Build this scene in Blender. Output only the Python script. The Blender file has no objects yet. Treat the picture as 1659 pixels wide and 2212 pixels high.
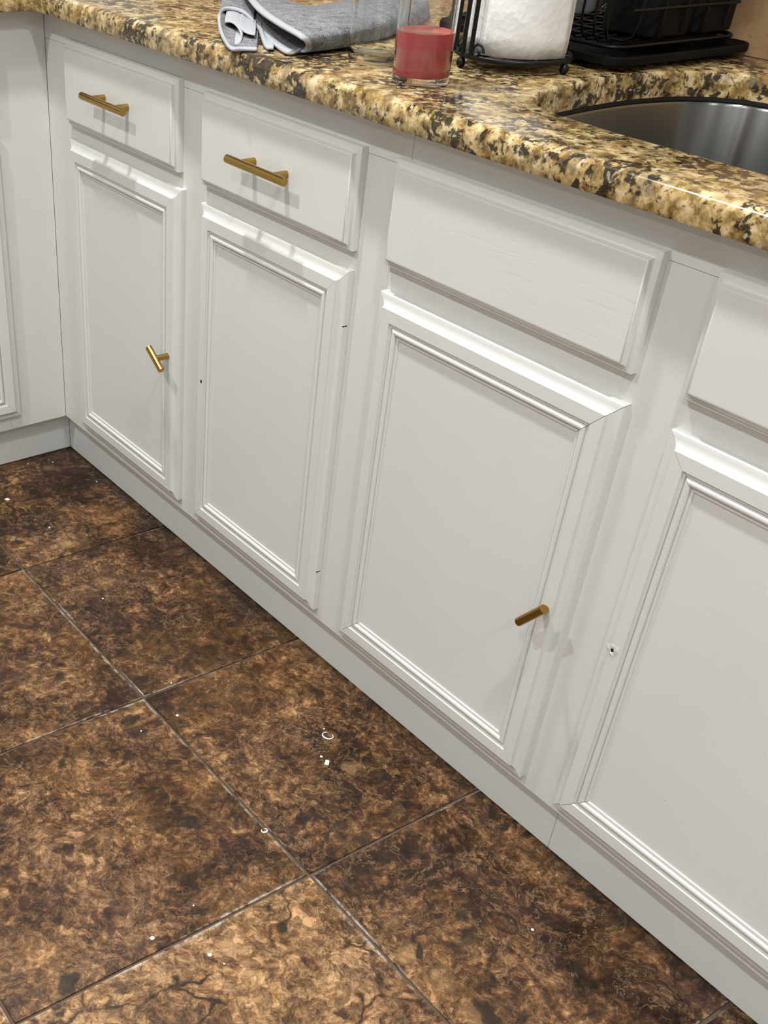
import bpy, bmesh, math, random
from mathutils import Vector, Matrix

random.seed(7)
scene = bpy.context.scene
C = scene.collection
PI = math.pi

# ------------------------------------------------------------------ camera
W, H = 1659.0, 2212.0
F = 2387.41
CAM = Vector((2.04005, -1.02236, 1.18315))
YAW, PIT, ROLL = 0.95501, -0.67847, 0.0396
PX, PY = 456.838, 1470.906
fwd = Vector((-math.sin(YAW)*math.cos(PIT), math.cos(YAW)*math.cos(PIT), math.sin(PIT)))
r0 = Vector((math.cos(YAW), math.sin(YAW), 0))
u0 = r0.cross(fwd)
right = r0*math.cos(ROLL) + u0*math.sin(ROLL)
up = u0*math.cos(ROLL) - r0*math.sin(ROLL)
cam = bpy.data.cameras.new('camera')
cam.sensor_fit = 'AUTO'; cam.sensor_width = 36.0
cam.lens = F/H*36.0
cam.shift_x = (W/2-PX)/H
cam.shift_y = (PY-H/2)/H
cam.clip_start = 0.02
co = bpy.data.objects.new('camera', cam); C.objects.link(co)
co.matrix_world = Matrix((
    (right.x, up.x, -fwd.x, CAM.x), (right.y, up.y, -fwd.y, CAM.y),
    (right.z, up.z, -fwd.z, CAM.z), (0, 0, 0, 1)))
scene.camera = co

def at_z(x, y, z):
    """pixel of the photograph -> point on the level plane z"""
    d = fwd*F + right*(x-PX) - up*(y-PY)
    return CAM + d*((z-CAM.z)/d.z)

# ------------------------------------------------------------------ world, light, exposure
world = bpy.data.worlds.new('world'); scene.world = world
world.use_nodes = True
bgn = world.node_tree.nodes['Background']
bgn.inputs[0].default_value = (1.0, 0.96, 0.9, 1); bgn.inputs[1].default_value = 0.3

CEIL = 2.45
def downlight(x, y, power, size=0.11):
    l = bpy.data.lights.new('downlight', 'AREA'); l.shape = 'DISK'; l.size = size
    l.energy = power; l.color = (0.985, 1.0, 0.995); l.spread = math.radians(150)
    o = bpy.data.objects.new('downlight', l); C.objects.link(o)
    o.location = (x, y, CEIL-0.012)
    return o
for lx, ly, lw in ((0.47, -0.43, 19), (1.78, -0.46, 14), (3.10, -0.50, 10),
                   (0.65, -1.55, 21), (1.95, -1.58, 10), (3.25, -1.60, 9), (2.20, -3.30, 25), (3.45, -3.30, 22)):
    downlight(lx, ly, lw, 0.10)

vs = scene.view_settings
scene.display_settings.display_device = 'sRGB'
vs.view_transform = 'Standard'; vs.look = 'None'; vs.gamma = 1.0; vs.use_curve_mapping = False
vs.exposure = -0.05

# ------------------------------------------------------------------ node helpers
def mat(name):
    m = bpy.data.materials.new(name); m.use_nodes = True
    nt = m.node_tree; b = nt.nodes['Principled BSDF']
    return m, nt, b
class N:
    def __init__(s, nt): s.nt = nt
    def node(s, t, **k):
        n = s.nt.nodes.new(t)
        for a, v in k.items(): setattr(n, a, v)
        return n
    def put(s, sock, v):
        if isinstance(v, bpy.types.NodeSocket): s.nt.links.new(v, sock)
        else: sock.default_value = v
    def noise(s, vec, scale, detail=4, rough=.5, dist=0):
        n = s.node('ShaderNodeTexNoise')
        s.put(n.inputs['Vector'], vec); n.inputs['Scale'].default_value = scale
        n.inputs['Detail'].default_value = detail; n.inputs['Roughness'].default_value = rough
        n.inputs['Distortion'].default_value = dist
        return n
    def voro(s, vec, scale, feature='F1', rnd=1.0):
        n = s.node('ShaderNodeTexVoronoi', feature=feature)
        s.put(n.inputs['Vector'], vec); n.inputs['Scale'].default_value = scale
        n.inputs['Randomness'].default_value = rnd
        return n
    def ramp(s, fac, stops, interp='LINEAR'):
        n = s.node('ShaderNodeValToRGB'); n.color_ramp.interpolation = interp
        el = n.color_ramp.elements
        while len(el) < len(stops): el.new(0.5)
        for e, (p, c) in zip(el, stops):
            e.position = p
            e.color = (c, c, c, 1) if isinstance(c, (int, float)) else (*c, 1)
        s.put(n.inputs[0], fac)
        return n.outputs[0]
    def mix(s, fac, a, b, mode='MIX'):
        n = s.node('ShaderNodeMix', data_type='RGBA', blend_type=mode)
        s.put(n.inputs[0], fac)
        s.put(n.inputs[6], a if isinstance(a, bpy.types.NodeSocket) else (*a, 1))
        s.put(n.inputs[7], b if isinstance(b, bpy.types.NodeSocket) else (*b, 1))
        return n.outputs[2]
    def math(s, op, a, b=0.0, c=0.0, clamp=False):
        n = s.node('ShaderNodeMath', operation=op, use_clamp=clamp)
        s.put(n.inputs[0], a); s.put(n.inputs[1], b); s.put(n.inputs[2], c)
        return n.outputs[0]
    def vmath(s, op, a, b=(0, 0, 0), scale=None):
        n = s.node('ShaderNodeVectorMath', operation=op)
        s.put(n.inputs[0], a); s.put(n.inputs[1], b)
        if scale is not None: s.put(n.inputs['Scale'], scale)
        return n.outputs[0]
    def bump(s, height, strength, dist=0.001, normal=None):
        n = s.node('ShaderNodeBump')
        n.inputs['Strength'].default_value = strength; n.inputs['Distance'].default_value = dist
        s.put(n.inputs['Height'], height)
        if normal is not None: s.put(n.inputs['Normal'], normal)
        return n.outputs[0]
    def coord(s, which='Object'):
        return s.node('ShaderNodeTexCoord').outputs[which]
    def pos(s):
        return s.node('ShaderNodeNewGeometry').outputs['Position']

def lin(r, g, b):
    f = lambda c: (c/255/12.92) if c/255 <= .04045 else ((c/255+.055)/1.055)**2.4
    return (f(r), f(g), f(b))

def simple(name, col, rough=.5, metal=0., spec=None, bumpscale=None, bstr=.1):
    m, nt, b = mat(name); n = N(nt)
    p = n.pos()
    v = n.noise(p, 30, 3).outputs[0]
    c = n.mix(v, tuple(x*.94 for x in col), tuple(min(1, x*1.05) for x in col))
    n.put(b.inputs['Base Color'], c)
    b.inputs['Roughness'].default_value = rough; b.inputs['Metallic'].default_value = metal
    if spec is not None: b.inputs['Specular IOR Level'].default_value = spec
    if bumpscale:
        n.put(b.inputs['Normal'], n.bump(n.noise(p, bumpscale, 4).outputs[0], bstr))
    return m

def paint_mat(name='cabinet_paint', grain=0.0, col=(.675, .68, .655)):
    m, nt, b = mat(name); n = N(nt); p = n.pos()
    big = n.noise(p, 5, 3, .6).outputs[0]
    c = n.mix(big, tuple(x*.965 for x in col), tuple(x*1.03 for x in col))
    # a few small nicks and scuffs in the paint
    sp = n.voro(p, 26).outputs['Distance']
    msk = n.ramp(n.noise(p, 9, 2).outputs[0], [(.60, 0), (.66, 1)])
    dot = n.math('MULTIPLY', n.ramp(sp, [(.020, 1), (.045, 0)]), msk)
    c = n.mix(n.math('MULTIPLY', dot, .45), c, (.20, .19, .175))
    n.put(b.inputs['Base Color'], c)
    b.inputs['Roughness'].default_value = .38
    h = n.noise(p, 90, 3, .6).outputs[0]
    nr = n.bump(h, .03, .001)
    h2 = n.noise(p, 14, 3, .5).outputs[0]
    nr = n.bump(h2, .06, .004, nr)
    if grain:
        st = n.vmath('MULTIPLY', p, (14, 14, 160))
        g = n.noise(st, 1.0, 6, .65).outputs[0]
        low = n.ramp(n.noise(p, 7, 2).outputs[0], [(.45, 0), (.6, 1)])
        gg = n.math('MULTIPLY', n.ramp(g, [(.36, 0), (.44, 1)]), low)
        nr = n.bump(n.math('MULTIPLY', gg, 1), grain, .001, nr)
    n.put(b.inputs['Normal'], nr)
    return m

def granite_mat():
    m, nt, b = mat('granite'); n = N(nt); p = n.pos()
    w = n.noise(p, 60, 3, .6)
    pw = n.vmath('ADD', p, n.vmath('SCALE', n.vmath('SUBTRACT', w.outputs['Color'], (.5, .5, .5)), scale=.010))
    base = n.ramp(n.noise(pw, 52, 6, .62).outputs[0],
        [(.30, lin(78, 62, 38)), (.43, lin(132, 109, 64)), (.52, lin(186, 161, 110)), (.62, lin(222, 200, 156)), (.76, lin(204, 190, 164))])
    gold = n.ramp(n.noise(n.vmath('ADD', p, (2, 5, 1)), 24, 4, .6).outputs[0], [(.50, 0), (.66, 1)])
    base = n.mix(n.math('MULTIPLY', gold, .42), base, lin(168, 128, 66))
    grey = n.ramp(n.noise(n.vmath('ADD', p, (3, 1, 7)), 40, 5, .6).outputs[0], [(.54, 0), (.66, 1)])
    base = n.mix(n.math('MULTIPLY', grey, .6), base, lin(110, 102, 92))
    clump = n.noise(n.vmath('ADD', p, (5, 2, 1)), 13, 3, .55).outputs[0]
    sp = n.noise(n.vmath('ADD', pw, (7, 7, 2)), 92, 4, .58, .3).outputs[0]
    dk = n.math('ADD', sp, n.math('MULTIPLY', n.math('SUBTRACT', clump, .5), .75))
    base = n.mix(n.math('MULTIPLY', n.ramp(dk, [(.522, 0), (.592, 1)]), .93), base, lin(36, 31, 27))
    sp2 = n.noise(n.vmath('ADD', pw, (1, 9, 4)), 150, 3, .5).outputs[0]
    base = n.mix(n.math('MULTIPLY', n.ramp(sp2, [(.60, 0), (.68, 1)]), .75), base, lin(86, 58, 34))
    sp3 = n.noise(n.vmath('ADD', pw, (4, 2, 8)), 110, 3, .5).outputs[0]
    base = n.mix(n.math('MULTIPLY', n.ramp(sp3, [(.62, 0), (.70, 1)]), .6), base, lin(226, 214, 190))
    n.put(b.inputs['Base Color'], base)
    b.inputs['Roughness'].default_value = .15
    n.put(b.inputs['Normal'], n.bump(n.noise(p, 60, 3).outputs[0], .05, .001))
    return m

def tile_mat():
    m, nt, b = mat('marble_floor_tile'); n = N(nt)
    oi = n.node('ShaderNodeObjectInfo')
    oc = n.coord('Object')
    off = n.vmath('SCALE', (17.3, 31.7, 5.1), scale=oi.outputs['Random'])
    p = n.vmath('ADD', oc, off)
    par = n.node('ShaderNodeSeparateColor'); n.put(par.inputs[0], oi.outputs['Color'])
    tone, crack, haze = par.outputs[0], par.outputs[1], par.outputs[2]
    w = n.noise(p, 9, 4, .6); w2 = n.noise(p, 45, 3, .6)
    pw = n.vmath('ADD', p, n.vmath('SCALE', n.vmath('SUBTRACT', w.outputs['Color'], (.5, .5, .5)), scale=.07))
    pv = n.vmath('ADD', pw, n.vmath('SCALE', n.vmath('SUBTRACT', w2.outputs['Color'], (.5, .5, .5)), scale=.016))
    add = lambda q, k: n.vmath('ADD', q, (k*1.7, k*.9, k*2.3))
    big = n.noise(add(p, 3), 3.5, 3, .5).outputs[0]
    f1 = n.noise(pw, 15, 10, .70, .3).outputs[0]
    fine = n.noise(add(pv, 1), 75, 7, .74).outputs[0]
    dev = lambda v, k: n.math('MULTIPLY', n.math('SUBTRACT', v, .5), k)
    f = n.math('ADD', n.math('ADD', dev(big, .9), dev(f1, 1.35)), n.math('ADD', dev(fine, 1.7), n.math('ADD', .5, dev(tone, .75))))
    col = n.ramp(f, [(.12, lin(26, 17, 11)), (.34, lin(52, 34, 21)), (.52, lin(84, 57, 36)), (.70, lin(126, 92, 60)), (.95, lin(184, 146, 104))])
    hue = n.noise(add(p, 8), 6, 4).outputs[0]
    col = n.mix(n.math('MULTIPLY', n.ramp(hue, [(.50, 0), (.68, 1)]), .40), col, n.mix(.45, col, lin(170, 122, 66)))
    col = n.mix(n.math('MULTIPLY', n.ramp(hue, [(.32, 1), (.46, 0)]), .5), col, n.mix(.5, col, lin(96, 70, 66)))
    # wiry dark and pale veins
    def vein(q, sc, wd, k, colr, msk_k, lo=.42, hi=.56):
        v = n.noise(add(q, k), sc, 5, .62, .5).outputs[0]
        ln = n.ramp(n.math('ABSOLUTE', n.math('SUBTRACT', v, .5)), [(0, 1), (wd, 0)])
        mk = n.ramp(n.noise(add(p, k+5), 5, 2).outputs[0], [(lo, 0), (hi, 1)])
        return n.math('MULTIPLY', n.math('MULTIPLY', ln, mk), msk_k), colr
    for args in ((pw, 14, .016, 11, lin(36, 23, 16), .75), (pv, 30, .030, 12, lin(46, 30, 20), .6), (pv, 26, .022, 13, lin(170, 136, 100), .40), (pw, 17, .010, 14, lin(180, 150, 116), .30)):
        fc, cc = vein(*args); col = n.mix(fc, col, cc)
    # cracked patches
    d2 = n.voro(pv, 12, 'DISTANCE_TO_EDGE').outputs[0]
    cm = n.ramp(n.noise(add(p, 4), 7, 3).outputs[0], [(.44, 0), (.56, 1)])
    cr = n.math('MULTIPLY', n.ramp(d2, [(.0, 1), (.014, .9), (.040, 0)]), cm)
    col = n.mix(n.math('MULTIPLY', cr, n.math('MULTIPLY', crack, .9)), col, lin(36, 22, 15))
    # pale fragments
    vf = n.voro(pv, 17)
    vs_ = n.node('ShaderNodeSeparateColor'); n.put(vs_.inputs[0], vf.outputs['Color'])
    pf = n.math('MULTIPLY', n.math('SUBTRACT', vs_.outputs[0], .82), 8, clamp=True)
    pf = n.math('MULTIPLY', pf, n.ramp(vf.outputs['Distance'], [(.22, 1), (.42, 0)]))
    col = n.mix(n.math('MULTIPLY', pf, .42), col, lin(170, 134, 92))
    # small crushed fragments
    vg = n.voro(add(pv, 9), 78)
    vgs = n.node('ShaderNodeSeparateColor'); n.put(vgs.inputs[0], vg.outputs['Color'])
    gm = n.mix(vgs.outputs[2], (.62, .60, .58), (1.40, 1.38, 1.34))
    col = n.mix(.75, col, gm, 'MULTIPLY')
    de = n.voro(add(pv, 9), 78, 'DISTANCE_TO_EDGE').outputs[0]
    col = n.mix(n.math('MULTIPLY', n.ramp(de, [(0, 1), (.09, 0)]), .35), col, lin(40, 26, 17))
    # dark pebbles
    for sc, k in ((21, 2), (38, 6)):
        vp = n.voro(add(pv, k), sc)
        vq = n.node('ShaderNodeSeparateColor'); n.put(vq.inputs[0], vp.outputs['Color'])
        pb = n.math('MULTIPLY', n.math('SUBTRACT', vq.outputs[1], .74), 10, clamp=True)
        pb = n.math('MULTIPLY', pb, n.ramp(vp.outputs['Distance'], [(.26, 1), (.40, 0)]))
        pb = n.math('MULTIPLY', pb, n.ramp(n.noise(add(p, k+1), 6, 2).outputs[0], [(.50, 0), (.58, 1)]))
        col = n.mix(n.math('MULTIPLY', pb, .85), col, lin(36, 29, 23))
    # chalky grout haze along the edges
    sx = n.node('ShaderNodeSeparateXYZ'); n.put(sx.inputs[0], oc)
    ed = n.math('SUBTRACT', .2252, n.math('MAXIMUM', n.math('ABSOLUTE', sx.outputs[0]), n.math('ABSOLUTE', sx.outputs[1])))
    hn = n.noise(p, 55, 5, .7).outputs[0]
    hl = n.noise(n.vmath('ADD', p, (6, 6, 6)), 5, 2).outputs[0]
    reach = n.math('MULTIPLY', n.math('MULTIPLY', n.ramp(hl, [(.42, 0), (.66, 1)]), .008), haze)
    hz = n.math('MULTIPLY', n.math('SUBTRACT', reach, ed), 260, clamp=True)
    hz = n.math('MULTIPLY', hz, n.ramp(hn, [(.42, 0), (.60, 1)]))
    col = n.mix(n.math('MULTIPLY', hz, .8), col, lin(200, 188, 172))
    n.put(b.inputs['Base Color'], col)
    b.inputs['Specular IOR Level'].default_value = .3
    n.put(b.inputs['Roughness'], n.ramp(f1, [(.3, .34), (.7, .48)]))
    n.put(b.inputs['Normal'], n.bump(f1, .12, .002))
    return m

def brass_mat():
    m, nt, b = mat('brushed_brass'); n = N(nt); p = n.pos()
    st = n.noise(n.vmath('MULTIPLY', p, (40, 900, 900)), 1, 3).outputs[0]
    n.put(b.inputs['Base Color'], n.mix(st, (.34, .205, .05), (.46, .29, .085)))
    b.inputs['Metallic'].default_value = 1; b.inputs['Roughness'].default_value = .22
    return m
def steel_mat():
    m, nt, b = mat('brushed_steel'); n = N(nt); p = n.pos()
    st = n.noise(n.vmath('MULTIPLY', p, (12, 12, 1400)), 1, 3).outputs[0]
    n.put(b.inputs['Base Color'], n.mix(st, (.24, .24, .235), (.29, .29, .28)))
    b.inputs['Metallic'].default_value = 1; b.inputs['Roughness'].default_value = .27
    b.inputs['Anisotropic'].default_value = .85; b.inputs['Anisotropic Rotation'].default_value = .25
    tg = n.node('ShaderNodeTangent', direction_type='RADIAL', axis='Z')
    n.put(b.inputs['Tangent'], tg.outputs[0])
    return m
def glass_mat():
    m, nt, b = mat('clear_glass'); n = N(nt)
    b.inputs['Base Color'].default_value = (.97, .985, .98, 1)
    b.inputs['Transmission Weight'].default_value = 1; b.inputs['Roughness'].default_value = .0
    b.inputs['IOR'].default_value = 1.48
    return m
def liquid_mat():
    m, nt, b = mat('pink_drink'); n = N(nt); p = n.pos()
    v = n.noise(p, 25, 3).outputs[0]
    n.put(b.inputs['Base Color'], n.mix(v, lin(214, 92, 94), lin(228, 112, 112)))
    b.inputs['Transmission Weight'].default_value = .25
    b.inputs['Roughness'].default_value = .12; b.inputs['IOR'].default_value = 1.34
    b.inputs['Subsurface Weight'].default_value = .3
    b.inputs['Subsurface Radius'].default_value = (.02, .006, .006)
    return m
def towel_mat():
    m, nt, b = mat('grey_terry'); n = N(nt); p = n.pos()
    pz = n.vmath('MULTIPLY', p, (1, 1, 1.4))
    a = n.noise(pz, 330, 4, .7).outputs[0]; c = n.noise(pz, 60, 4, .6).outputs[0]
    f = n.math('ADD', n.math('MULTIPLY', a, .7), n.math('MULTIPLY', c, .35))
    n.put(b.inputs['Base Color'], n.ramp(f, [(.36, lin(74, 74, 78)), (.50, lin(132, 133, 137)), (.66, lin(170, 171, 175))]))
    b.inputs['Roughness'].default_value = .95; b.inputs['Specular IOR Level'].default_value = .1
    n.put(b.inputs['Normal'], n.bump(f, .8, .004))
    return m
def hem_mat():
    m, nt, b = mat('pale_hem'); n = N(nt); p = n.pos()
    a = n.noise(p, 420, 3, .6).outputs[0]
    n.put(b.inputs['Base Color'], n.mix(a, lin(158, 160, 164), lin(192, 194, 198)))
    b.inputs['Roughness'].default_value = .9
    n.put(b.inputs['Normal'], n.bump(a, .3, .002))
    return m
def paper_mat():
    m, nt, b = mat('paper_towel'); n = N(nt); p = n.pos()
    a = n.noise(p, 190, 3, .6).outputs[0]; q = n.voro(p, 110).outputs['Distance']
    n.put(b.inputs['Base Color'], n.mix(a, (.80, .80, .79), (.87, .87, .86)))
    b.inputs['Roughness'].default_value = .95
    n.put(b.inputs['Normal'], n.bump(n.math('ADD', a, q), .35, .0015))
    return m
def travertine_mat():
    m, nt, b = mat('travertine'); n = N(nt); p = n.pos()
    a = n.noise(p, 12, 6, .6).outputs[0]
    c = n.ramp(a, [(.3, lin(140, 106, 74)), (.5, lin(190, 154, 114)), (.7, lin(206, 176, 138))])
    pit = n.ramp(n.noise(n.vmath('ADD', p, (1, 2, 3)), 55, 3).outputs[0], [(.64, 0), (.70, 1)])
    n.put(b.inputs['Base Color'], n.mix(n.math('MULTIPLY', pit, .5), c, lin(110, 76, 50)))
    b.inputs['Roughness'].default_value = .5
    return m

M = dict(
    paint=paint_mat(), paint_grain=paint_mat('cabinet_paint_grain', .10),
    granite=granite_mat(), tile=tile_mat(), brass=brass_mat(), steel=steel_mat(),
    glass=glass_mat(), liquid=liquid_mat(), towel=towel_mat(), hem=hem_mat(), paper=paper_mat(),
    travertine=travertine_mat(),
    toe=paint_mat('toe_kick_paint', 0, (.70, .715, .69)),
    grout=simple('grout', lin(92, 76, 62), .9, bumpscale=300, bstr=.4),
    wall=simple('wall_paint', (.75, .75, .74), .7), ceil=simple('ceiling_paint', (.82, .81, .79), .8),
    wire=simple('black_wire', (.005, .005, .005), .38, spec=.3),
    blackp=simple('black_plastic', (.0045, .0045, .0045), .6, spec=.18, bumpscale=200, bstr=.05),
    rubber=simple('black_sealant', (.008, .008, .008), .5),
    hole=simple('screw_hole', (.02, .018, .016), .9),
    chip=simple('white_chip', (.82, .81, .78), .6),
    wood=simple('raw_wood', lin(176, 160, 138), .8),
    ceramic=simple('grey_ceramic', (.22, .22, .23), .3),
    card=simple('cardboard', lin(150, 118, 84), .9),
    ply=simple('cabinet_box', lin(190, 170, 140), .7),
)

# ------------------------------------------------------------------ mesh helpers
def link(o, parent=None):
    C.objects.link(o)
    if parent is not None: o.parent = parent
    return o
def obj(name, bm, m, parent=None, smooth=None, loc=(0, 0, 0)):
    bmesh.ops.recalc_face_normals(bm, faces=bm.faces[:])
    me = bpy.data.meshes.new(name); bm.to_mesh(me); bm.free()
    if isinstance(m, str): m = M[m]
    me.materials.append(m)
    if smooth:
        for p in me.polygons: p.use_smooth = True
        me.set_sharp_from_angle(angle=math.radians(smooth))
    o = bpy.data.objects.new(name, me); o.location = loc
    return link(o, parent)
def empty(name, loc=(0, 0, 0)):
    o = bpy.data.objects.new(name, None); o.location = loc; o.empty_display_size = .05
    return link(o)
def tag(o, label, cat, group=None, kind=None):
    o['label'] = label; o['category'] = cat
    if group: o['group'] = group
    if kind: o['kind'] = kind
    return o
def struct(o, label=None):
    o['kind'] = 'structure'
    if label: o['label'] = label
    return o
def part(o, label):
    o['label'] = label; return o
def box(bm, a, b, bev=0.0):
    x0, y0, z0 = a; x1, y1, z1 = b
    t = bmesh.new()
    r = bmesh.ops.create_cube(t, size=1)
    for v in t.verts:
        v.co = Vector((x0 if v.co.x < 0 else x1, y0 if v.co.y < 0 else y1, z0 if v.co.z < 0 else z1))
    if bev: bmesh.ops.bevel(t, geom=t.edges[:], offset=bev, segments=2, affect='EDGES', profile=.5)
    merge(bm, t); return bm
def merge(bm, t):
    mp = {}
    for v in t.verts: mp[v] = bm.verts.new(v.co)
    for f in t.faces:
        try: bm.faces.new([mp[v] for v in f.verts])
        except ValueError: pass
    t.free()
def mkbox(a, b, bev=0.0):
    bm = bmesh.new(); return box(bm, a, b, bev)
def tube(bm, pts, r, seg=10, closed=False, cap=True):
    pts = [Vector(p) for p in pts]; n = len(pts); rings = []
    prev = None
    for i, p in enumerate(pts):
        if closed: d = pts[(i+1) % n]-pts[i-1]
        else: d = pts[min(i+1, n-1)]-pts[max(i-1, 0)]
        d.normalize()
        if prev is None:
            a = Vector((0, 0, 1)) if abs(d.z) < .9 else Vector((1, 0, 0))
            s = d.cross(a).normalized()
        else:
            s = prev-d*prev.dot(d)
            s.normalize()
        prev = s; t = d.cross(s)
        rr = r(i/(n-1)) if callable(r) else r
        rings.append([bm.verts.new(p+(s*math.cos(2*PI*k/seg)+t*math.sin(2*PI*k/seg))*rr) for k in range(seg)])
    rng = range(n) if closed else range(n-1)
    for i in rng:
        A, B = rings[i], rings[(i+1) % n]
        for k in range(seg): bm.faces.new((A[k], A[(k+1) % seg], B[(k+1) % seg], B[k]))
    if cap and not closed:
        bm.faces.new(rings[0][::-1]); bm.faces.new(rings[-1])
    return bm
def lathe(bm, prof, c=(0, 0, 0), seg=48):
    rings = []
    for r, z in prof:
        if r < 1e-6: rings.append([bm.verts.new((c[0], c[1], c[2]+z))])
        else: rings.append([bm.verts.new((c[0]+r*math.cos(2*PI*k/seg), c[1]+r*math.sin(2*PI*k/seg), c[2]+z)) for k in range(seg)])
    for A, B in zip(rings, rings[1:]):
        for k in range(seg):
            k2 = (k+1) % seg
            if len(A) == 1 and len(B) == 1: continue
            if len(A) == 1: bm.faces.new((A[0], B[k2], B[k]))
            elif len(B) == 1: bm.faces.new((A[k], A[k2], B[0]))
            else: bm.faces.new((A[k], A[k2], B[k2], B[k]))
    return bm
def rodcyl(bm, a, b, r, seg=20, bev=.0008):
    """solid rod with eased ends"""
    a = Vector(a); b = Vector(b); d = (b-a).normalized()
    tube(bm, [a, a+d*bev*.001, a+d*bev, b-d*bev, b-d*bev*.001, b],
         lambda t: r if 0.001 < t < .999 and True else r-bev, seg)
    return bm

# ------------------------------------------------------------------ key dimensions
ZC, ZT = 0.876, 0.907           # underside and top of the worktop
YOH = -0.038                    # worktop overhang line
ZFB = 0.0988                    # bottom of the face frame
WALLY, WALLX = 0.645, -0.66
YT, XT = 0.026, -0.037          # recessed toe kicks
XR, YN = 4.1, -4.2              # far ends of the room

# ------------------------------------------------------------------ room shell
struct(obj('floor', mkbox((WALLX-.1, YN-.1, -.06), (XR+.1, WALLY+.1, -.0032)), 'grout'), 'brown marble-look tile floor with dark grout')
struct(obj('wall_back', mkbox((WALLX-.1, WALLY, -.0032), (XR+.1, WALLY+.1, CEIL)), 'wall'))
struct(obj('wall_left', mkbox((WALLX-.1, YN, -.0032), (WALLX, WALLY, CEIL)), 'wall'))
struct(obj('wall_right', mkbox((XR, YN, -.0032), (XR+.1, WALLY, CEIL)), 'wall'))
struct(obj('wall_front', mkbox((WALLX-.1, YN-.1, -.0032), (XR+.1, YN, CEIL)), 'wall'))
struct(obj('ceiling', mkbox((WALLX-.1, YN-.1, CEIL), (XR+.1, WALLY+.1, CEIL+.1)), 'ceil'))
struct(obj('wall_backsplash', mkbox((WALLX, WALLY-.008, ZT+.0005), (2.6, WALLY, ZT+.46)), 'travertine'), 'beige travertine backsplash behind the sink')

# floor tiles: one shared mesh, one object per tile
S, GX, GY, GR = 0.455, 0.36469, -0.29242, -0.00712
HT = 0.2252
tb = mkbox((-HT, -HT, -.0032), (HT, HT, 0), .0009)
bmesh.ops.recalc_face_normals(tb, faces=tb.faces[:])
tme = bpy.data.meshes.new('floor_tile'); tb.to_mesh(tme); tb.free(); tme.materials.append(M['tile'])
floor = bpy.data.objects['floor']
tones = {(2, -1): (.74, 1.0, .9), (2, 0): (.48, .8, .55), (1, -1): (.44, .35, .6), (1, 0): (.47, .5, .55), (0, 0): (.38, .25, .6),
         (0, -1): (.58, .3, .6), (-1, 0): (.40, .9, .25), (-1, -1): (.42, .4, .4), (3, 0): (.45, .5, .3), (1, -2): (.62, .8, .6), (3, -1): (.6, .8, .5)}
for i in range(-3, 9):
    for j in range(-9, 2):
        cx = GX+S*((i+.5)*math.cos(GR)-(j+.5)*math.sin(GR)); cy = GY+S*((i+.5)*math.sin(GR)+(j+.5)*math.cos(GR))
        if cx < WALLX+.2 or cx > XR-.2 or cy < YN+.2 or cy > .2: continue
        o = bpy.data.objects.new('floor_tile', tme); o.location = (cx, cy, 0); o.rotation_euler = (0, 0, GR)
        t = tones.get((i, j), (random.uniform(.4, .62), random.random(), random.uniform(.2, .6)))
        o.color = (*t, 1)
        link(o, floor)

# ------------------------------------------------------------------ cabinet parts
# a local frame lets the same builders serve the run along X and the one along the left wall
class Frame:
    def __init__(s, along, out, org=(0, 0, 0)):
        s.a = Vector(along); s.o = Vector(out); s.g = Vector(org)
    def __call__(s, u, d, z):          # u along the face, d outwards from the face, z up
        return s.g + s.a*u + s.o*d + Vector((0, 0, z))
MAIN = Frame((1, 0, 0), (0, -1, 0))
LEFT = Frame((0, -1, 0), (1, 0, 0))

def fbox(fr, u0_, u1, d0, d1, z0, z1, bev=.0005):
    a = fr(u0_, d0, z0); b = fr(u1, d1, z1)
    lo = [min(a[k], b[k]) for k in range(3)]; hi = [max(a[k], b[k]) for k in range(3)]
    return mkbox(lo, hi, bev)

LIP = .0105; FACE = .019
def cove(cw):
    pts = [(0, 0), (0, LIP-.0012), (.0006, LIP), (.0022, LIP+.0004)]
    for k in range(1, 8):
        t = k/7*PI/2
        pts.append((.0022+(cw-.0022)*math.sin(t), LIP+.0004+(FACE-LIP-.0004)*(1-math.cos(t))))
    return pts
def drawer_prof(cw=.0105):
    pts = [(0, 0), (0, LIP-.0010), (.0006, LIP)]
    for k in range(1, 6):
        t = k/5*PI/2
        pts.append((.0006+(cw-.0016)*math.sin(t), LIP+(FACE-.0015-LIP)*(1-math.cos(t))))
    pts += [(cw, FACE-.0003), (cw+.0006, FACE), (cw+.0022, FACE), (cw+.0060, FACE)]
    return pts
CW, FLAT = .0155, .0165
def mould(u):
    b = [(0, 0), (.0004, -.0026), (.0040, -.0024), (.0046, -.0052), (.0053, -.0036)]
    for k in range(1, 9):
        t = PI*k/8
        b.append((.0094-.0041*math.cos(t), -.0036+.0031*math.sin(t)))
    b += [(.0139, -.0056), (.0147, -.0040), (.0180, -.0043), (.0186, -.0066)]
    return [(u+x, FACE+y) for x, y in b]
DOORPROF = cove(CW)+[(CW+.0015, FACE), (CW+FLAT-.002, FACE)]+mould(CW+FLAT)+[(CW+FLAT+.0186, .0030), (.004, .0030)]
PANEL_IN = CW+FLAT+.0180

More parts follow.
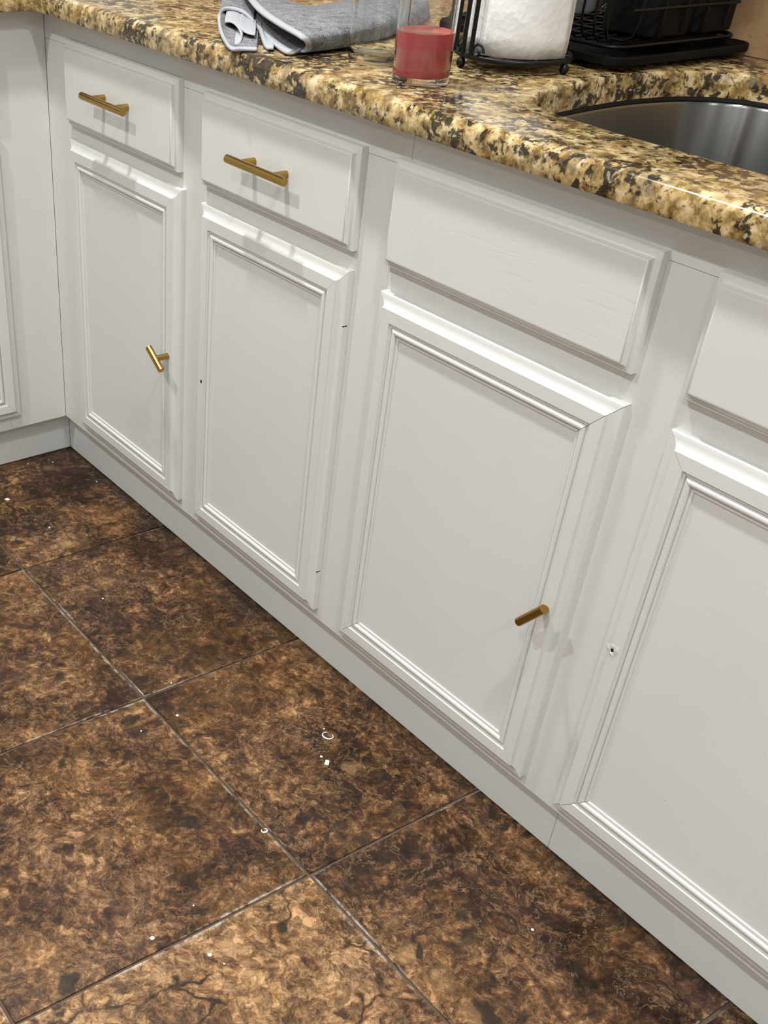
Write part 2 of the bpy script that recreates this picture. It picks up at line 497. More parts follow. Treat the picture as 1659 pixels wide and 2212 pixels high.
def rect_rings(fr, u0_, u1, z0, z1, prof, fill=True):
    bm = bmesh.new(); rings = []
    for ins, d in prof:
        rings.append([bm.verts.new(fr(*q)) for q in ((u0_+ins, d, z0+ins), (u1-ins, d, z0+ins), (u1-ins, d, z1-ins), (u0_+ins, d, z1-ins))])
    for A, B in zip(rings, rings[1:]):
        for k in range(4): bm.faces.new((A[k], A[(k+1) % 4], B[(k+1) % 4], B[k]))
    if fill: bm.faces.new(rings[-1]); bm.faces.new(rings[0][::-1])
    return bm
def member(fr, p0, p1, nin, prof, gap=.00022):
    """mitred moulding member: p0->p1 outer edge (u,z), nin = inward direction"""
    (ua, za), (ub, zb) = p0, p1
    L = math.hypot(ub-ua, zb-za); du, dz = (ub-ua)/L, (zb-za)/L
    bm = bmesh.new(); A = []; B = []
    for ins, d in prof:
        A.append(bm.verts.new(fr(ua+du*(ins+gap)+nin[0]*ins, d, za+dz*(ins+gap)+nin[1]*ins)))
        B.append(bm.verts.new(fr(ub-du*(ins+gap)+nin[0]*ins, d, zb-dz*(ins+gap)+nin[1]*ins)))
    n = len(prof)
    for k in range(n):
        bm.faces.new((A[k], A[(k+1) % n], B[(k+1) % n], B[k]))
    bm.faces.new(A[::-1]); bm.faces.new(B)
    return bm

def door(unit, fr, u0_, u1, z0, z1, gap=.0002):
    i = PANEL_IN
    pn = obj('door', fbox(fr, u0_+i-.004, u1-i+.004, .0032, FACE-.0062, z0+i-.004, z1-i+.004, .0003), 'paint', unit)
    for p0, p1, nin, nm in (((u0_, z0), (u1, z0), (0, 1), 'rail'), ((u0_, z1), (u1, z1), (0, -1), 'rail'),
                            ((u0_, z0), (u0_, z1), (1, 0), 'stile'), ((u1, z0), (u1, z1), (-1, 0), 'stile')):
        obj(nm, member(fr, p0, p1, nin, DOORPROF, gap), 'paint', pn, 40)
    return pn
def drawer(unit, fr, u0_, u1, z0, z1, m='paint'):
    return obj('drawer_front', rect_rings(fr, u0_, u1, z0, z1, drawer_prof()), m, unit, 40)
BARD = .0455
def pull(parent, fr, u, z, length=.137, cc=.076):
    bm = bmesh.new()
    rodcyl(bm, fr(u-length/2, BARD, z), fr(u+length/2, BARD, z), .006)
    for s in (-1, 1): rodcyl(bm, fr(u+s*cc/2, FACE-.0005, z), fr(u+s*cc/2, BARD, z), .0052)
    o = obj('bar_pull', bm, 'brass', parent, 35); part(o, 'brushed brass bar pull on two posts'); return o
def knob(parent, fr, u, z, dirv, length=.050, base=FACE):
    bm = bmesh.new(); d = Vector((dirv[0], dirv[1])).normalized()*length/2
    rodcyl(bm, fr(u-d.x, BARD, z-d.y), fr(u+d.x, BARD, z+d.y), .006)
    rodcyl(bm, fr(u, base-.0005, z), fr(u, BARD, z), .0052)
    o = obj('bar_knob', bm, 'brass', parent, 35); part(o, 'brushed brass T bar knob hanging crooked'); return o
def screw_hole(parent, fr, u, z, r=.0022, label='empty dark screw hole', d=FACE+.00012):
    bm = bmesh.new(); n = 14
    ring = [bm.verts.new(fr(u+r*math.cos(2*PI*k/n)*(1+.15*math.sin(3*k)), d, z+r*1.25*math.sin(2*PI*k/n))) for k in range(n)]
    ring2 = [bm.verts.new(fr(u+r*.5*math.cos(2*PI*k/n), d-.004, z+r*.5*math.sin(2*PI*k/n))) for k in range(n)]
    for k in range(n): bm.faces.new((ring[k], ring[(k+1) % n], ring2[(k+1) % n], ring2[k]))
    bm.faces.new(ring2); bm.faces.new(ring[::-1])
    return part(obj('screw_hole', bm, 'hole', parent), label)
def carcass(unit, fr, u0_, u1, zf=ZFB):
    bm = bmesh.new()
    for q in ((u0_+.0005, u0_+.0165, -.60, -.0195, zf, ZC-.002), (u1-.0165, u1-.0005, -.60, -.0195, zf, ZC-.002),
              (u0_+.0165, u1-.0165, -.60, -.0195, zf, zf+.016), (u0_+.0165, u1-.0165, -.60, -.594, zf+.016, ZC-.002)):
        a = fr(q[0], q[2], q[4]); b = fr(q[1], q[3], q[5])
        box(bm, [min(a[k], b[k]) for k in range(3)], [max(a[k], b[k]) for k in range(3)])
    return obj('carcass', bm, 'ply', unit)
def frame_parts(unit, fr, u0_, u1, stiles, ztop=.8285):
    obj('top_rail', fbox(fr, u0_, u1, -.019, 0, ztop+.0002, ZC-.0006), 'paint', unit)
    for a, b in stiles: obj('stile', fbox(fr, a, b, -.019, 0, ZFB, ztop-.0002), 'paint', unit)
    for (a, b), (c, d) in zip(stiles, stiles[1:]):
        if c-b < .05: continue
        obj('mid_rail', fbox(fr, b, c, -.019, 0, .655, .728, .0002), 'paint', unit)
        obj('bottom_rail', fbox(fr, b, c, -.019, 0, ZFB, .150, .0002), 'paint', unit)

# corner / two-door unit
ua = tag(empty('base_cabinet', (0, 0, 0)), 'off-white base cabinet with two drawers and two narrow doors, touching the inside corner', 'cabinet')
carcass(ua, MAIN, .0, .9600)
frame_parts(ua, MAIN, 0.0, .9600, [(0.0002, .1150), (.4490, .5475), (.8780, .9600)])
d1 = drawer(ua, MAIN, .0950, .4625, .7075, .8400)
pull(d1, MAIN, .2835, .7765)
d2 = drawer(ua, MAIN, .5300, .8953, .7066, .8364)
pull(d2, MAIN, .7150, .7725)
o1 = door(ua, MAIN, .0968, .4732, .1213, .6833)
knob(o1, MAIN, .4490, .4020, (.85, -.53))
o2 = door(ua, MAIN, .5305, .8945, .1190, .6796)
screw_hole(o2, MAIN, .5560, .3955, .0026)
# chipped notches on the outer edge of the second door
for z in (.6035, .1945):
    bm = fbox(MAIN, .8925, .8947, .0030, .0108, z-.0010, z+.0010, .0004)
    part(obj('edge_notch', bm, 'hole', o2), 'dark chipped notch in the door edge')

# sink unit
ub = tag(empty('base_cabinet', (.9602, 0, 0)), 'off-white sink base cabinet with wide false drawer panels and wide doors below the sink', 'cabinet')
def sub(o):
    return o
UB0 = Frame((1, 0, 0), (0, -1, 0), (-.9602, 0, 0))
carcass(ub, UB0, .9602, 1.9500)
obj('top_rail', fbox(UB0, .9602, .9753, -.019, 0, .8287, ZC-.0006, .0001), 'paint', ub)
frame_parts(ub, UB0, .9759, 1.9498, [(.9604, .9980), (1.3490, 1.4450), (1.8200, 1.9498)])
d3 = drawer(ub, UB0, .9604, 1.3628, .7094, .8382, 'paint_grain')
d4 = drawer(ub, UB0, 1.4280, 1.8330, .7094, .8387)
o3 = door(ub, UB0, .9612, 1.3677, .1168, .6753, .0004)
knob(o3, UB0, 1.3430, .3945, (.63, .777))
o4 = door(ub, UB0, 1.4286, 1.8340, .1170, .6745, .0005)
screw_hole(o4, UB0, 1.4478, .3975, .0024)
bm = bmesh.new(); n = 16
cen = bm.verts.new(UB0(1.4480, FACE+.0009, .3975)); ring = []
for k in range(n):
    r = .0082*(1+.22*math.sin(k*1.1)+.13*math.sin(k*2.9+1)); ring.append(bm.verts.new(UB0(1.4480+r*math.cos(2*PI*k/n), FACE+.00005, .3985+r*1.1*math.sin(2*PI*k/n))))
mid = [bm.verts.new(UB0(1.4480+.0034*math.cos(2*PI*k/n), FACE+.0012*(1+.6*math.sin(k*1.7)), .3975+.0040*math.sin(2*PI*k/n))) for k in range(n)]
for k in range(n): bm.faces.new((ring[k], ring[(k+1) % n], mid[(k+1) % n], mid[k]))
inn = [bm.verts.new(UB0(1.4478+.0022*math.cos(2*PI*k/n), FACE+.0001, .3975+.0026*math.sin(2*PI*k/n))) for k in range(n)]
for k in range(n): bm.faces.new((mid[k], mid[(k+1) % n], inn[(k+1) % n], inn[k]))
bm.verts.remove(cen)
part(obj('paint_blister', bm, 'paint', o4, 60), 'lifted flake of paint round the screw hole')

# left-hand unit, its face square to the others
uc = tag(empty('base_cabinet', (0, -.0195, 0)), 'off-white base cabinet facing sideways, on the left of the inside corner', 'cabinet')
UC = Frame((0, -1, 0), (1, 0, 0), (0, .0195, 0))
carcass(uc, UC, .0400, 1.05)
frame_parts(uc, UC, .1300, 1.05, [(.1301, .1310), (.5000, .6000), (.9600, 1.05)], .8285)
obj('stile', fbox(UC, .0003, .1299, -.019, 0, ZFB, ZC-.0006), 'paint', uc)
drawer(uc, UC, .1110, .5180, .7080, .8385)
l1 = door(uc, UC, .1110, .5180, .1310, .6780)
drawer(uc, UC, .5800, .9800, .7080, .8385)
door(uc, UC, .5800, .9800, .1310, .6780)

# toe kick boards
def toe(bm, label):
    return tag(obj('toe_kick_board', bm, 'toe'), label, 'toe kick')
toe(mkbox((XT, YT, .0018), (1.4196, YT+.012, ZFB-.0008), .0005), 'long painted toe-kick board below the two narrow doors and the knobbed wide door')
toe(mkbox((1.4204, YT, .0018), (1.95, YT+.012, ZFB-.0008), .0005), 'scuffed painted toe-kick board below the wide door with the screw hole')
toe(mkbox((XT-.012, -1.05, .0018), (XT, YT-.0004, ZFB-.0008), .0005), 'painted toe-kick board under the sideways-facing cabinet left of the corner')

# ------------------------------------------------------------------ worktop with the sink cut-out
def arc(cx, cy, r, a0, a1, n):
    return [(cx+r*math.cos(math.radians(a0+(a1-a0)*k/n)), cy+r*math.sin(math.radians(a0+(a1-a0)*k/n))) for k in range(n+1)]
RI = .012
outer = [(WALLX, WALLY-.0005), (WALLX, -1.06), (-YOH-.03, -1.06)] + arc(-YOH-.012, -1.048, .012, -90, 0, 4) + \
        arc(-YOH+RI, YOH-RI, RI, 180, 90, 10) + [(2.16, YOH)] + [(2.16, WALLY-.0005)]
# densify straight edges
def dens(l, step=.05):
    out = []
    for k in range(len(l)):
        a = Vector(l[k]); b = Vector(l[(k+1) % len(l)]); m = max(1, int((b-a).length/step))
        for q in range(m): out.append(tuple(a+(b-a)*(q/m)))
    return out
def catmull(pts, n=8, closed=False):
    P = [Vector(p) for p in pts]; out = []; L = len(P)
    for i in range(L if closed else L-1):
        g = (lambda k: P[k % L]) if closed else (lambda k: P[max(0, min(L-1, k))])
        a, b, c, d = g(i-1), g(i), g(i+1), g(i+2)
        for q in range(n):
            t = q/n
            out.append(.5*((2*b)+(c-a)*t+(2*a-5*b+4*c-d)*t*t+(3*b-a-3*c+d)*t**3))
    if not closed: out.append(P[-1])
    return out
hole_ctl = [(1.30, .079), (1.18, .082), (1.10, .092), (1.060, .108), (1.030, .142), (1.009, .190), (.998, .250), (.9915, .325),
            (.9945, .395), (1.0110, .460), (1.047, .507), (1.095, .530), (1.20, .540), (1.35, .542), (1.50, .540), (1.62, .520),
            (1.665, .450), (1.675, .330), (1.668, .200), (1.635, .110), (1.57, .082), (1.44, .079)]
hole = [(v.x, v.y) for v in catmull([(a, b, 0) for a, b in hole_ctl], 5, True)]
def area(l): return sum(l[i][0]*l[(i+1) % len(l)][1]-l[(i+1) % len(l)][0]*l[i][1] for i in range(len(l)))/2
def offset(l, d):
    """move a closed outline inwards (positive d, counter-clockwise list)"""
    out = []; n = len(l)
    for i in range(n):
        a = Vector(l[i-1]); b = Vector(l[i]); c = Vector(l[(i+1) % n])
        e1 = (b-a).normalized(); e2 = (c-b).normalized()
        n1 = Vector((-e1.y, e1.x)); n2 = Vector((-e2.y, e2.x)); m = (n1+n2)
        if m.length < 1e-6: m = n1
        m.normalize(); k = d/max(.35, m.dot(n1))
        out.append(tuple(b+m*k))
    return out
outer = dens(outer)
if area(outer) < 0: outer.reverse()
if area(hole) < 0: hole.reverse()
holei = hole[::-1]     # clockwise: inwards of the stone
bm = bmesh.new()
def rings(l, prof):
    R = []
    for o_, z in prof: R.append([bm.verts.new((x, y, z)) for x, y in (offset(l, o_) if o_ else l)])
    for A, B in zip(R, R[1:]):
        for k in range(len(A)): bm.faces.new((A[k], A[(k+1) % len(A)], B[(k+1) % len(B)], B[k]))
    return R
prof = [(.0030, ZC), (.0009, ZC+.0009), (0, ZC+.0030)]
RB = .0125
for k in range(0, 8):
    t = k/7*PI/2
    prof.append((RB*(1-math.cos(t)), ZT-RB+RB*math.sin(t)))
R1 = rings(outer, prof)
R2 = rings(holei, [(0, ZC), (0, ZT-.005), (.0007, ZT-.0025), (.0022, ZT-.0008), (.0045, ZT)])
for k0, z in ((-1, ZT), (0, ZC)):
    eds = []
    for R in (R1[k0], R2[k0]):
        for k in range(len(R)):
            e = bm.edges.get((R[k], R[(k+1) % len(R)])) or bm.edges.new((R[k], R[(k+1) % len(R)]))
            eds.append(e)
    bmesh.ops.triangle_fill(bm, use_beauty=True, use_dissolve=False, edges=eds)
worktop = tag(obj('granite_worktop', bm, 'granite', None, 40), 'polished gold and black speckled granite worktop with rounded edge and sink cut-out', 'worktop')

# sink bowl
sk = tag(empty('kitchen_sink', (1.33, .31, .66)), 'stainless steel undermount sink bowl set under the granite cut-out', 'sink')
OX = Vector((-1.33, -.31, -.66))
bm = bmesh.new()
sprof = [(-.022, ZC-.0049), (-.003, ZC-.0049), (-.0005, ZC-.0062), (.0005, ZC-.010), (.006, ZC-.08), (.012, ZC-.155), (.020, ZC-.180), (.036, ZC-.196), (.060, ZC-.201), (.12, ZC-.204)]
R = rings(hole, sprof)
bm.faces.new(R[-1])
for v in bm.verts: v.co += OX
obj('bowl', bm, 'steel', sk, 60)
bm = bmesh.new()
R = rings(hole, [(-.012, ZC-.0048), (.0010, ZC-.0048), (.0010, ZC-.0004), (-.012, ZC-.0004)])
for v in bm.verts: v.co += OX
part(obj('seal', bm, 'rubber', sk), 'thin black sealant line under the stone')
bm = bmesh.new(); lathe(bm, [(.0, .004), (.028, .004), (.030, .006), (.043, .006), (.045, .004), (.045, .0005)], (1.34, .31, ZC-.204))
for v in bm.verts: v.co += OX
obj('drain', bm, 'steel', sk, 40)

# ------------------------------------------------------------------ drinking glasses
def glass_body(r, h, base=.0085, wall=.0017, taper=1.03):
    pr = [(0, .0022), (r*.70, .0020), (r*.86, .0006), (r*.93, 0), (r*.985, .0012), (r, .0040)]
    for k in range(1, 11): pr.append((r*(1+(taper-1)*k/10), .004+(h-.004)*k/10))
    pr += [(r*taper-.0004, h+.0006), (r*taper-wall, h)]
    for k in range(9, 0, -1): pr.append((r*(1+(taper-1)*k/10)-wall, .004+(h-.004)*k/10))
    pr += [(r-wall-.0004, base+.004), (r-wall-.003, base+.0008), (r*.6, base), (0, base)]
    return pr
GR_ = .0355
g1 = tag(empty('drinking_glass', tuple(at_z(906, 178, ZT))), 'tall clear glass a third full of pink drink, on the granite', 'glass')
bm = bmesh.new(); lathe(bm, glass_body(GR_, .150), seg=64); part(obj('tumbler', bm, 'glass', g1, 40), 'clear glass tumbler with thick base')
bm = bmesh.new(); rr = GR_-.0017+.00015
lathe(bm, [(0, .0088), (rr-.003, .0090), (rr-.0004, .0125), (rr+.0004, .055), (rr+.0006, .0568), (rr-.002, .0560), (0, .0559)], seg=64)
part(obj('drink', bm, 'liquid', g1, 40), 'cloudy pink drink')
g2 = tag(empty('drinking_glass', tuple(at_z(808, 133, ZT))), 'empty tall clear glass standing between the towel and the pink drink', 'glass')
bm = bmesh.new(); lathe(bm, glass_body(GR_, .150), seg=64); obj('tumbler', bm, 'glass', g2, 40)

# ------------------------------------------------------------------ paper towel roll on a wire stand
pc = at_z(1103, 142, ZT); pc = Vector((pc.x, pc.y, ZT))
st = tag(empty('paper_towel_stand', tuple(pc)), 'black wire paper towel stand with round base and ball feet beside the sink', 'towel stand')
def circ(r, z, n=48): return [(r*math.cos(2*PI*k/n), r*math.sin(2*PI*k/n), z) for k in range(n)]
ZB = .0155
bm = bmesh.new(); tube(bm, circ(.076, ZB), .0032, 10, True); tube(bm, circ(.038, ZB), .0022, 8, True)
for a in range(0, 180, 45):
    c_, s_ = math.cos(math.radians(a)), math.sin(math.radians(a))
    tube(bm, [(.076*c_, .076*s_, ZB), (-.076*c_, -.076*s_, ZB)], .0022, 8)
obj('base_ring', bm, 'wire', st, 60)
camdir = math.atan2(CAM.y-pc.y, CAM.x-pc.x)
for k, a in enumerate((camdir+1.12, camdir-1.02, camdir+2.75, camdir-2.65)):
    cx, cy = .076*math.cos(a), .076*math.sin(a)
    bm = bmesh.new()
    lathe(bm, [(0, 0), (.003, .0004), (.0056, .0030), (.0062, .0062), (.0050, .0098), (.0028, .0125), (.0026, ZB), (0, ZB)], (cx, cy, 0), 20)
    obj('ball_foot', bm, 'wire', st, 60)
bm = bmesh.new(); tube(bm, [(0, 0, ZB), (0, 0, .335)], .004, 12); lathe(bm, [(0, .349), (.006, .346), (.0085, .340), (.006, .334), (0, .331)], (0, 0, 0), 20)
obj('centre_post', bm, 'wire', st, 60)
def upright_loop(a, sep, h, rr=.0772):
    t = Vector((-math.sin(a), math.cos(a), 0)); c0 = Vector((rr*math.cos(a), rr*math.sin(a), 0))
    pts = [c0-t*sep/2+Vector((0, 0, ZB+(h-ZB)*k/8)) for k in range(9)]
    pts += [c0+t*(-sep/2*math.cos(q*PI/8))+Vector((0, 0, h+sep/2*math.sin(q*PI/8))) for q in range(1, 8)]
    pts += [c0+t*sep/2+Vector((0, 0, h-(h-ZB)*k/8)) for k in range(9)]
    b_ = bmesh.new(); tube(b_, pts, .0030, 8); return obj('upright_loop', b_, 'wire', st, 60)
upright_loop(camdir-.86, .0165, .24)
upright_loop(camdir-1.42, .0120, .24)
# little scrolls at the foot of the uprights
for a in (camdir-.62, camdir-1.12, camdir-1.62):
    t = Vector((-math.sin(a), math.cos(a), 0)); c0 = Vector((.0775*math.cos(a), .0775*math.sin(a), ZB+.007))
    pts = [c0+(t*math.cos(q*.42)+Vector((0, 0, 1))*math.sin(q*.42))*(.0105-.0005*q) for q in range(17)]
    b_ = bmesh.new(); tube(b_, pts, .0017, 8); obj('scroll', b_, 'wire', st, 60)
rl = tag(empty('paper_towel_roll', tuple(pc+Vector((0, 0, ZB+.0034)))), 'white paper towel roll standing on the black wire stand', 'paper towels')
bm = bmesh.new(); RR = .0685; n = 72
pr = [(.021, .0005), (RR-.002, .0), (RR-.0004, .0012)]
for k in range(1, 15): pr.append((RR+.0004*math.sin(k*1.3), .28*k/15))
pr += [(RR-.0006, .2795), (.021, .28)]
lathe(bm, pr+[(.021, .0005)], seg=n)
obj('sheets', bm, 'paper', rl, 40)
# loose end of the last sheet, lifting a little at its lower corner
a0 = camdir+1.10; pts = []
bm = bmesh.new(); cols = 30; rows = 12; gr = []
for i in range(cols+1):
    a = a0-i/cols*3.3; row = []
    for j in range(rows+1):
        z = .28*j/rows; lift = .0008*(1-i/cols)+.0045*max(0, 1-i/3.0)*(max(0, 1-j/5.0)+.15)
        row.append(bm.verts.new(((RR+lift)*math.cos(a), (RR+lift)*math.sin(a), z)))
    gr.append(row)
for i in range(cols):
    for j in range(rows): bm.faces.new((gr[i][j], gr[i+1][j], gr[i+1][j+1], gr[i][j+1]))
o = obj('loose_sheet', bm, 'paper', rl, 60)
mod = o.modifiers.new('thickness', 'SOLIDIFY'); mod.thickness = .0005
bm = bmesh.new(); lathe(bm, [(.0205, .0006), (.0205, .2794), (.0195, .2794), (.0195, .0006), (.0205, .0006)], seg=32); obj('cardboard_core', bm, 'card', rl, 40)

# ------------------------------------------------------------------ folded towel
def grid_sheet(name, rowsP, m, parent, thick=.005, sub_=2, amp=.0018, seed=1):
    bm = bmesh.new(); g = [[bm.verts.new(p) for p in r] for r in rowsP]
    for i in range(len(g)-1):
        for j in range(len(g[0])-1): bm.faces.new((g[i][j], g[i][j+1], g[i+1][j+1], g[i+1][j]))
    o = obj(name, bm, m, parent, 180)
    s = o.modifiers.new('thickness', 'SOLIDIFY'); s.thickness = thick; s.offset = 0
    s = o.modifiers.new('soft', 'SUBSURF'); s.levels = sub_; s.render_levels = sub_
    return o
def loft(curves, n):
    """resample control curves across and along"""
    cs = [catmull(c, 6) for c in curves]
    cols = [catmull([c[k] for c in cs], 4) for k in range(len(cs[0]))]
    return [[col[r] for col in cols] for r in range(len(cols[0]))]
tw0 = at_z(640, 80, ZT)
tw = tag(empty('folded_towel', (tw0.x, tw0.y, ZT)), 'grey terry hand towel folded double with pale hems, on the granite by the glasses', 'towel')
TO = Vector((tw0.x, tw0.y, ZT))
P = lambda x, y, z: at_z(x, y, ZT+z)-TO
# upper layer: from the open hem at the left round the nose at the front
top_curves = [
    [P(652, 112, .006), P(700, 106, .006), P(765, 97, .006), P(830, 84, .006), P(885, 66, .006), P(930, 40, .006)],   # under the nose
    [P(664, 101, .012), P(705, 95, .013), P(765, 86, .013), P(830, 72, .013), P(885, 54, .013), P(928, 26, .013)],
    [P(652, 82, .026), P(700, 72, .026), P(760, 62, .027), P(825, 46, .027), P(880, 26, .026), P(920, 0, .025)],
    [P(604, 54, .030), P(665, 46, .031), P(735, 40, .031), P(805, 22, .030), P(862, 4, .029), P(895, -10, .028)],
    [P(561, 24, .031), P(626, 24, .030), P(712, 27, .027), P(782, 10, .027), P(840, -4, .027), P(872, -14, .026)],
    [P(535, -6, .031), P(598, 6, .026), P(690, 22, .022), P(765, 6, .022), P(812, -10, .022), P(850, -18, .022)],
    [P(520, -25, .030), P(580, -10, .022), P(664, 14, .014), P(755, 0, .016), P(800, -16, .016), P(835, -24, .016)],
]
rows = loft(top_curves, 8)
grid_sheet('upper_layer', rows, 'towel', tw)
hemc = catmull([c[0] for c in top_curves], 6)
def hem(name, curve, ax, w, th=.0042, amp=.0):
    """flat woven band along an edge, ax = direction across the band"""
    a = [p-ax*.0015 for p in curve]; b = [p+ax*w*.5 for p in curve]; c = [p+ax*w for p in curve]
    return grid_sheet(name, [a, b, c], 'hem', tw, th, 1)
def across(curves, w):
    """points w metres in from the open hem, following the sheet"""
    out = []
    for c in curves:
        d = (c[1]-c[0]); out.append(c[0]+d.normalized()*w)
    return out
def hem_band(name, curves, w, lift, th):
    a = [c[0]-(c[1]-c[0]).normalized()*.003 for c in curves]
    rows_ = [catmull([p+Vector((0, 0, lift)) for p in a], 6)] + [catmull([p+Vector((0, 0, lift)) for p in across(curves, w*k/2)], 6) for k in (1, 2)]
    return part(grid_sheet(name, rows_, 'hem', tw, th, 1), 'pale woven hem')
hem_band('hem', top_curves, .010, 0, .0056)
# lower layer: flat on the stone below the fold, its hem looking out at the left
low_curves = [
    [P(646, 108, .006), P(700, 102, .006), P(760, 92, .006)],
    [P(622, 114, .0045), P(690, 104, .0045), P(750, 92, .0045)],
    [P(594, 97, .0050), P(650, 84, .0050), P(710, 72, .0050)],
    [P(562, 66, .0065), P(620, 58, .0060), P(690, 50, .006)],
    [P(531, 34, .0080), P(592, 34, .0070), P(680, 36, .006)],
    [P(508, 2, .0095), P(568, 6, .0080), P(660, 24, .006)],
    [P(488, -34, .0105), P(545, -26, .0090), P(640, 10, .006)],
]
grid_sheet('lower_layer', loft(low_curves, 6), 'towel', tw, .005)
hem_band('hem', low_curves, .015, 0, .0056)
# tucked corner at the far left: a small open roll with its hem facing out
roll_front = [P(556, 108, .003), P(525, 107, .003), P(499, 106, .004), P(483, 84, .008), P(474, 58, .014), P(474, 33, .018), P(486, 20, .020), P(510, 21, .019), P(530, 30, .016), P(548, 48, .012)]
bk = [p+(P(560, 46, .003)-P(556, 108, .003))*1.0 for p in roll_front]
md = [p+(P(560, 46, .003)-P(556, 108, .003))*.5 for p in roll_front]
grid_sheet('tucked_corner', [catmull(roll_front, 5), catmull(md, 5), catmull(bk, 5)], 'towel', tw, .0045)
rr_ = [(b-a).normalized() for a, b in zip(roll_front, bk)]
part(grid_sheet('hem', [catmull([p-q*.002 for p, q in zip(roll_front, rr_)], 5), catmull([p+q*.005 for p, q in zip(roll_front, rr_)], 5), catmull([p+q*.010 for p, q in zip(roll_front, rr_)], 5)], 'hem', tw, .0050, 1), 'pale woven hem')
rr2 = (P(560, 46, .003)-P(556, 108, .003))
for curl in ([P(484, 50, .015), P(500, 50, .015), P(514, 62, .013), P(521, 80, .009), P(517, 96, .005), P(505, 100, .004)],
             [P(516, 58, .014), P(530, 72, .011), P(552, 78, .010)]):
    part(grid_sheet('hem', [catmull(curl, 5), catmull([p+rr2*.25 for p in curl], 5), catmull([p+rr2*.6 for p in curl], 5)], 'hem', tw, .0040, 1), 'pale woven hem')
stub = [P(560, 66, .009), P(566, 84, .007), P(575, 104, .004), P(592, 106, .004)]
part(grid_sheet('hem', [catmull(stub, 5), catmull([p+rr2*.15 for p in stub], 5), catmull([p+rr2*.35 for p in stub], 5)], 'hem', tw, .006, 1), 'pale woven hem')

# ------------------------------------------------------------------ dish rack on its drip tray
RX0, RX1, RY0, RY1 = .640, .986, .332, .636
dr = tag(empty('dish_rack', ((RX0+RX1)/2, (RY0+RY1)/2, ZT)), 'black wire dish rack standing in a black drip tray between sink and backsplash', 'dish rack')
DO = Vector(((RX0+RX1)/2, (RY0+RY1)/2, 0))
def rrect(x0, y0, x1, y1, r, n=6):
    return arc(x1-r, y1-r, r, 0, 90, n)+arc(x0+r, y1-r, r, 90, 180, n)+arc(x0+r, y0+r, r, 180, 270, n)+arc(x1-r, y0+r, r, 270, 360, n)
bm = bmesh.new()
ol = rrect(RX0, RY0, RX1, RY1, .032)
TZ = [(.020, .0055), (.006, .0078), (0.0005, .0085), (0, .0100), (0, .0172), (.0010, .0182), (.0030, .0182), (.0042, .0170), (.010, .0105), (.016, .0095)]
R = rings(ol, TZ); bm.faces.new(R[-1]); bm.faces.new(R[0][::-1])
for v in bm.verts: v.co -= DO
obj('drip_tray', bm, 'blackp', dr, 40)
for x in (RX0+.05, RX1-.05):
    for y in (RY0+.05, RY1-.05):
        bm = bmesh.new(); lathe(bm, [(0, 0), (.009, 0), (.010, .001), (.010, .0060), (0, .0060)], (x-DO.x, y-DO.y, 0), 20); obj('tray_foot', bm, 'rubber', dr, 40)
WX0, WX1, WY0, WY1 = .660, .962, .352, .618
ZW = .026
bm = bmesh.new()
for z, rr_w in ((ZW, .0026), (.150, .0030)):
    tube(bm, [(x-DO.x, y-DO.y, z) for x, y in rrect(WX0, WY0, WX1, WY1, .025)], rr_w, 8, True)
obj('rim_wires', bm, 'wire', dr, 60)
for k in range(13):
    x = WX0+.022+(WX1-WX0-.044)*k/12
    pts = [(x, WY0, .150), (x, WY0, .055), (x, WY0+.006, .036), (x, WY0+.020, ZW), (x, WY1-.020, ZW), (x, WY1-.006, .036), (x, WY1, .055), (x, WY1, .150)]
    bm = bmesh.new(); tube(bm, [(a-DO.x, b-DO.y, c) for a, b, c in pts], .0018, 6)
    obj('rack_wire', bm, 'wire', dr, 60)
for k in range(5):
    y = WY0+.04+(WY1-WY0-.08)*k/4
    pts = [(WX0, y, .150), (WX0, y, .055), (WX0+.006, y, .036), (WX0+.020, y, ZW+.0034), (WX1-.020, y, ZW+.0034), (WX1-.006, y, .036), (WX1, y, .055), (WX1, y, .150)]
    bm = bmesh.new(); tube(bm, [(a-DO.x, b-DO.y, c) for a, b, c in pts], .0018, 6)
    obj('rack_wire', bm, 'wire', dr, 60)
for k, x in enumerate((WX0, WX1)):
    bm = bmesh.new(); tube(bm, [(x-DO.x, WY0+.02-DO.y, .068), (x-DO.x, WY1-.02-DO.y, .068)], .0022, 8); obj('side_wire', bm, 'wire', dr, 60)
bm = bmesh.new(); tube(bm, [(WX0+.02-DO.x, WY1-DO.y, .068), (WX1-.02-DO.x, WY1-DO.y, .068)], .0022, 8); obj('side_wire', bm, 'wire', dr, 60)

# utensil caddy: two rounded black compartments side by side
cd = tag(empty('utensil_caddy', (.910, .520, ZT+ZW+.0060)), 'large matt black two-compartment utensil caddy standing in the dish rack', 'caddy')
for y0, y1 in ((-.094, -.002), (.002, .094)):
    bm = bmesh.new()
    ol = rrect(-.048, y0, .048, y1, .022)
    R = rings(ol, [(.006, 0), (.0008, .0015), (0, .006), (-.002, .17), (-.0005, .172), (.002, .170), (.003, .008)])
    bm.faces.new(R[-1]); bm.faces.new(R[0][::-1]); obj('compartment', bm, 'blackp', cd, 40)

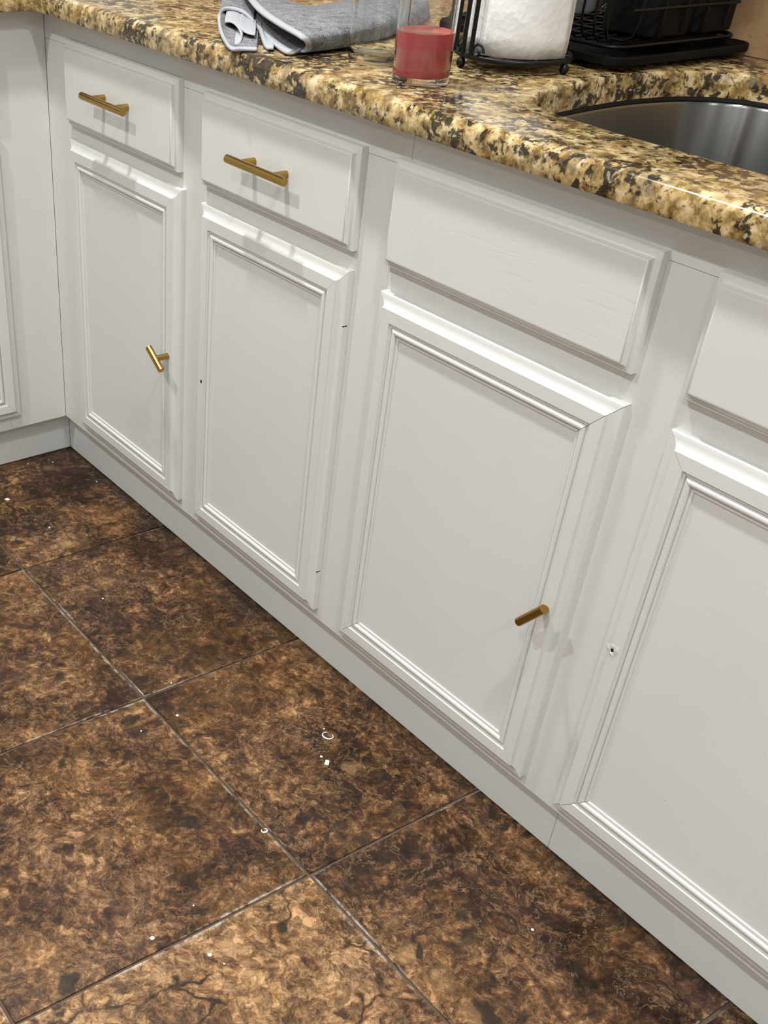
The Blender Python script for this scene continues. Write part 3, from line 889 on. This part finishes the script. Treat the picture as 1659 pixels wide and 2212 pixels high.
# grey dishes leaning in the rack
def plate(loc, r, tilt, rz, label, m='ceramic'):
    bm = bmesh.new(); lathe(bm, [(0, 0), (r*.60, 0), (r*.64, .002), (r*.97, .014), (r, .0165), (r*.97, .0175), (r*.63, .0055), (r*.58, .0035), (0, .0033)], seg=48)
    o = obj('plate', bm, m, None, 40); o.location = loc; o.rotation_euler = (0, tilt, rz)
    return tag(o, label, 'plate')
plate((.735, .500, ZT+.031+.112), .115, math.radians(78), math.radians(0), 'grey plate on edge in the dish rack, next to the small bowl')
bm = bmesh.new()
lathe(bm, [(0, .0), (.020, 0), (.022, .003), (.036, .020), (.043, .045), (.045, .060), (.0435, .0605), (.041, .046), (.034, .023), (.018, .006), (0, .005)], seg=40)
bo = obj('small_bowl', bm, 'ceramic', None, 40); bo.location = (.812, .560, ZT+ZW+.0056)
tag(bo, 'small grey bowl standing in the dish rack between plate and caddy', 'bowl')

# ------------------------------------------------------------------ paint chips on the floor
def chip(kind, px_, py_, size, rz, label, group=None):
    c = at_z(px_, py_, 0.0); bm = bmesh.new()
    if kind == 'flat':
        pts = [(-.5, -.28), (.42, -.34), (.5, .22), (-.38, .33)]
        lo = [bm.verts.new((a*size, b*size, .0001)) for a, b in pts]; hi = [bm.verts.new((a*size, b*size, .0011+.0006*a)) for a, b in pts]
        bm.faces.new(lo[::-1]); bm.faces.new(hi)
        for k in range(4): bm.faces.new((lo[k], lo[(k+1) % 4], hi[(k+1) % 4], hi[k]))
    elif kind == 'curl':
        pts = [(size*.5*math.cos(q), size*.42*math.sin(q), .0011) for q in [2.2+k*.33 for k in range(17)]]
        tube(bm, pts, lambda t: .0010*(.45+math.sin(PI*t)*.75), 6)
    else:
        for k in range(1): lathe(bm, [(0, 0), (size*.42, .0001), (size*.5, .0008), (size*.40, .0016), (0, .0019)], (0, 0, 0), 9)
    o = obj('paint_chip', bm, 'chip', None, 50); o.location = (c.x, c.y, 0); o.rotation_euler = (0, 0, rz)
    return tag(o, label, 'paint chip', group or 'white paint chips on the floor')
chip('curl', 708, 1590, .018, .3, 'largest curled ring-shaped white paint chip lying on the brown tile')
chip('flat', 706, 1648, .011, 2.4, 'small rectangular white paint chip on the brown tile')
chip('curl', 571, 1795, .009, 1.4, 'small curled white paint chip lying next to the grout line')
SP = 'tiny white paint speck on the brown tiles'; 
for x, y, s in ((694, 1635, .0045), (329, 2027, .0065), (453, 2063, .0062), (383, 1546, .0050), (305, 1580, .0032), (484, 2083, .0028), (1150, 2009, .0045),
                (222, 1294, .0036), (209, 1041, .0030), (60, 1003, .0030), (107, 1140, .0040), (700, 1575, .0030), (370, 1476, .0032), (418, 1957, .0026), (114, 999, .0028)):
    chip('speck', x, y, s, random.random()*6, SP, 'tiny paint specks on the floor')
chip('flat', 16, 1079, .011, .5, 'jagged white paint flake on the tile below the sideways-facing cabinet')
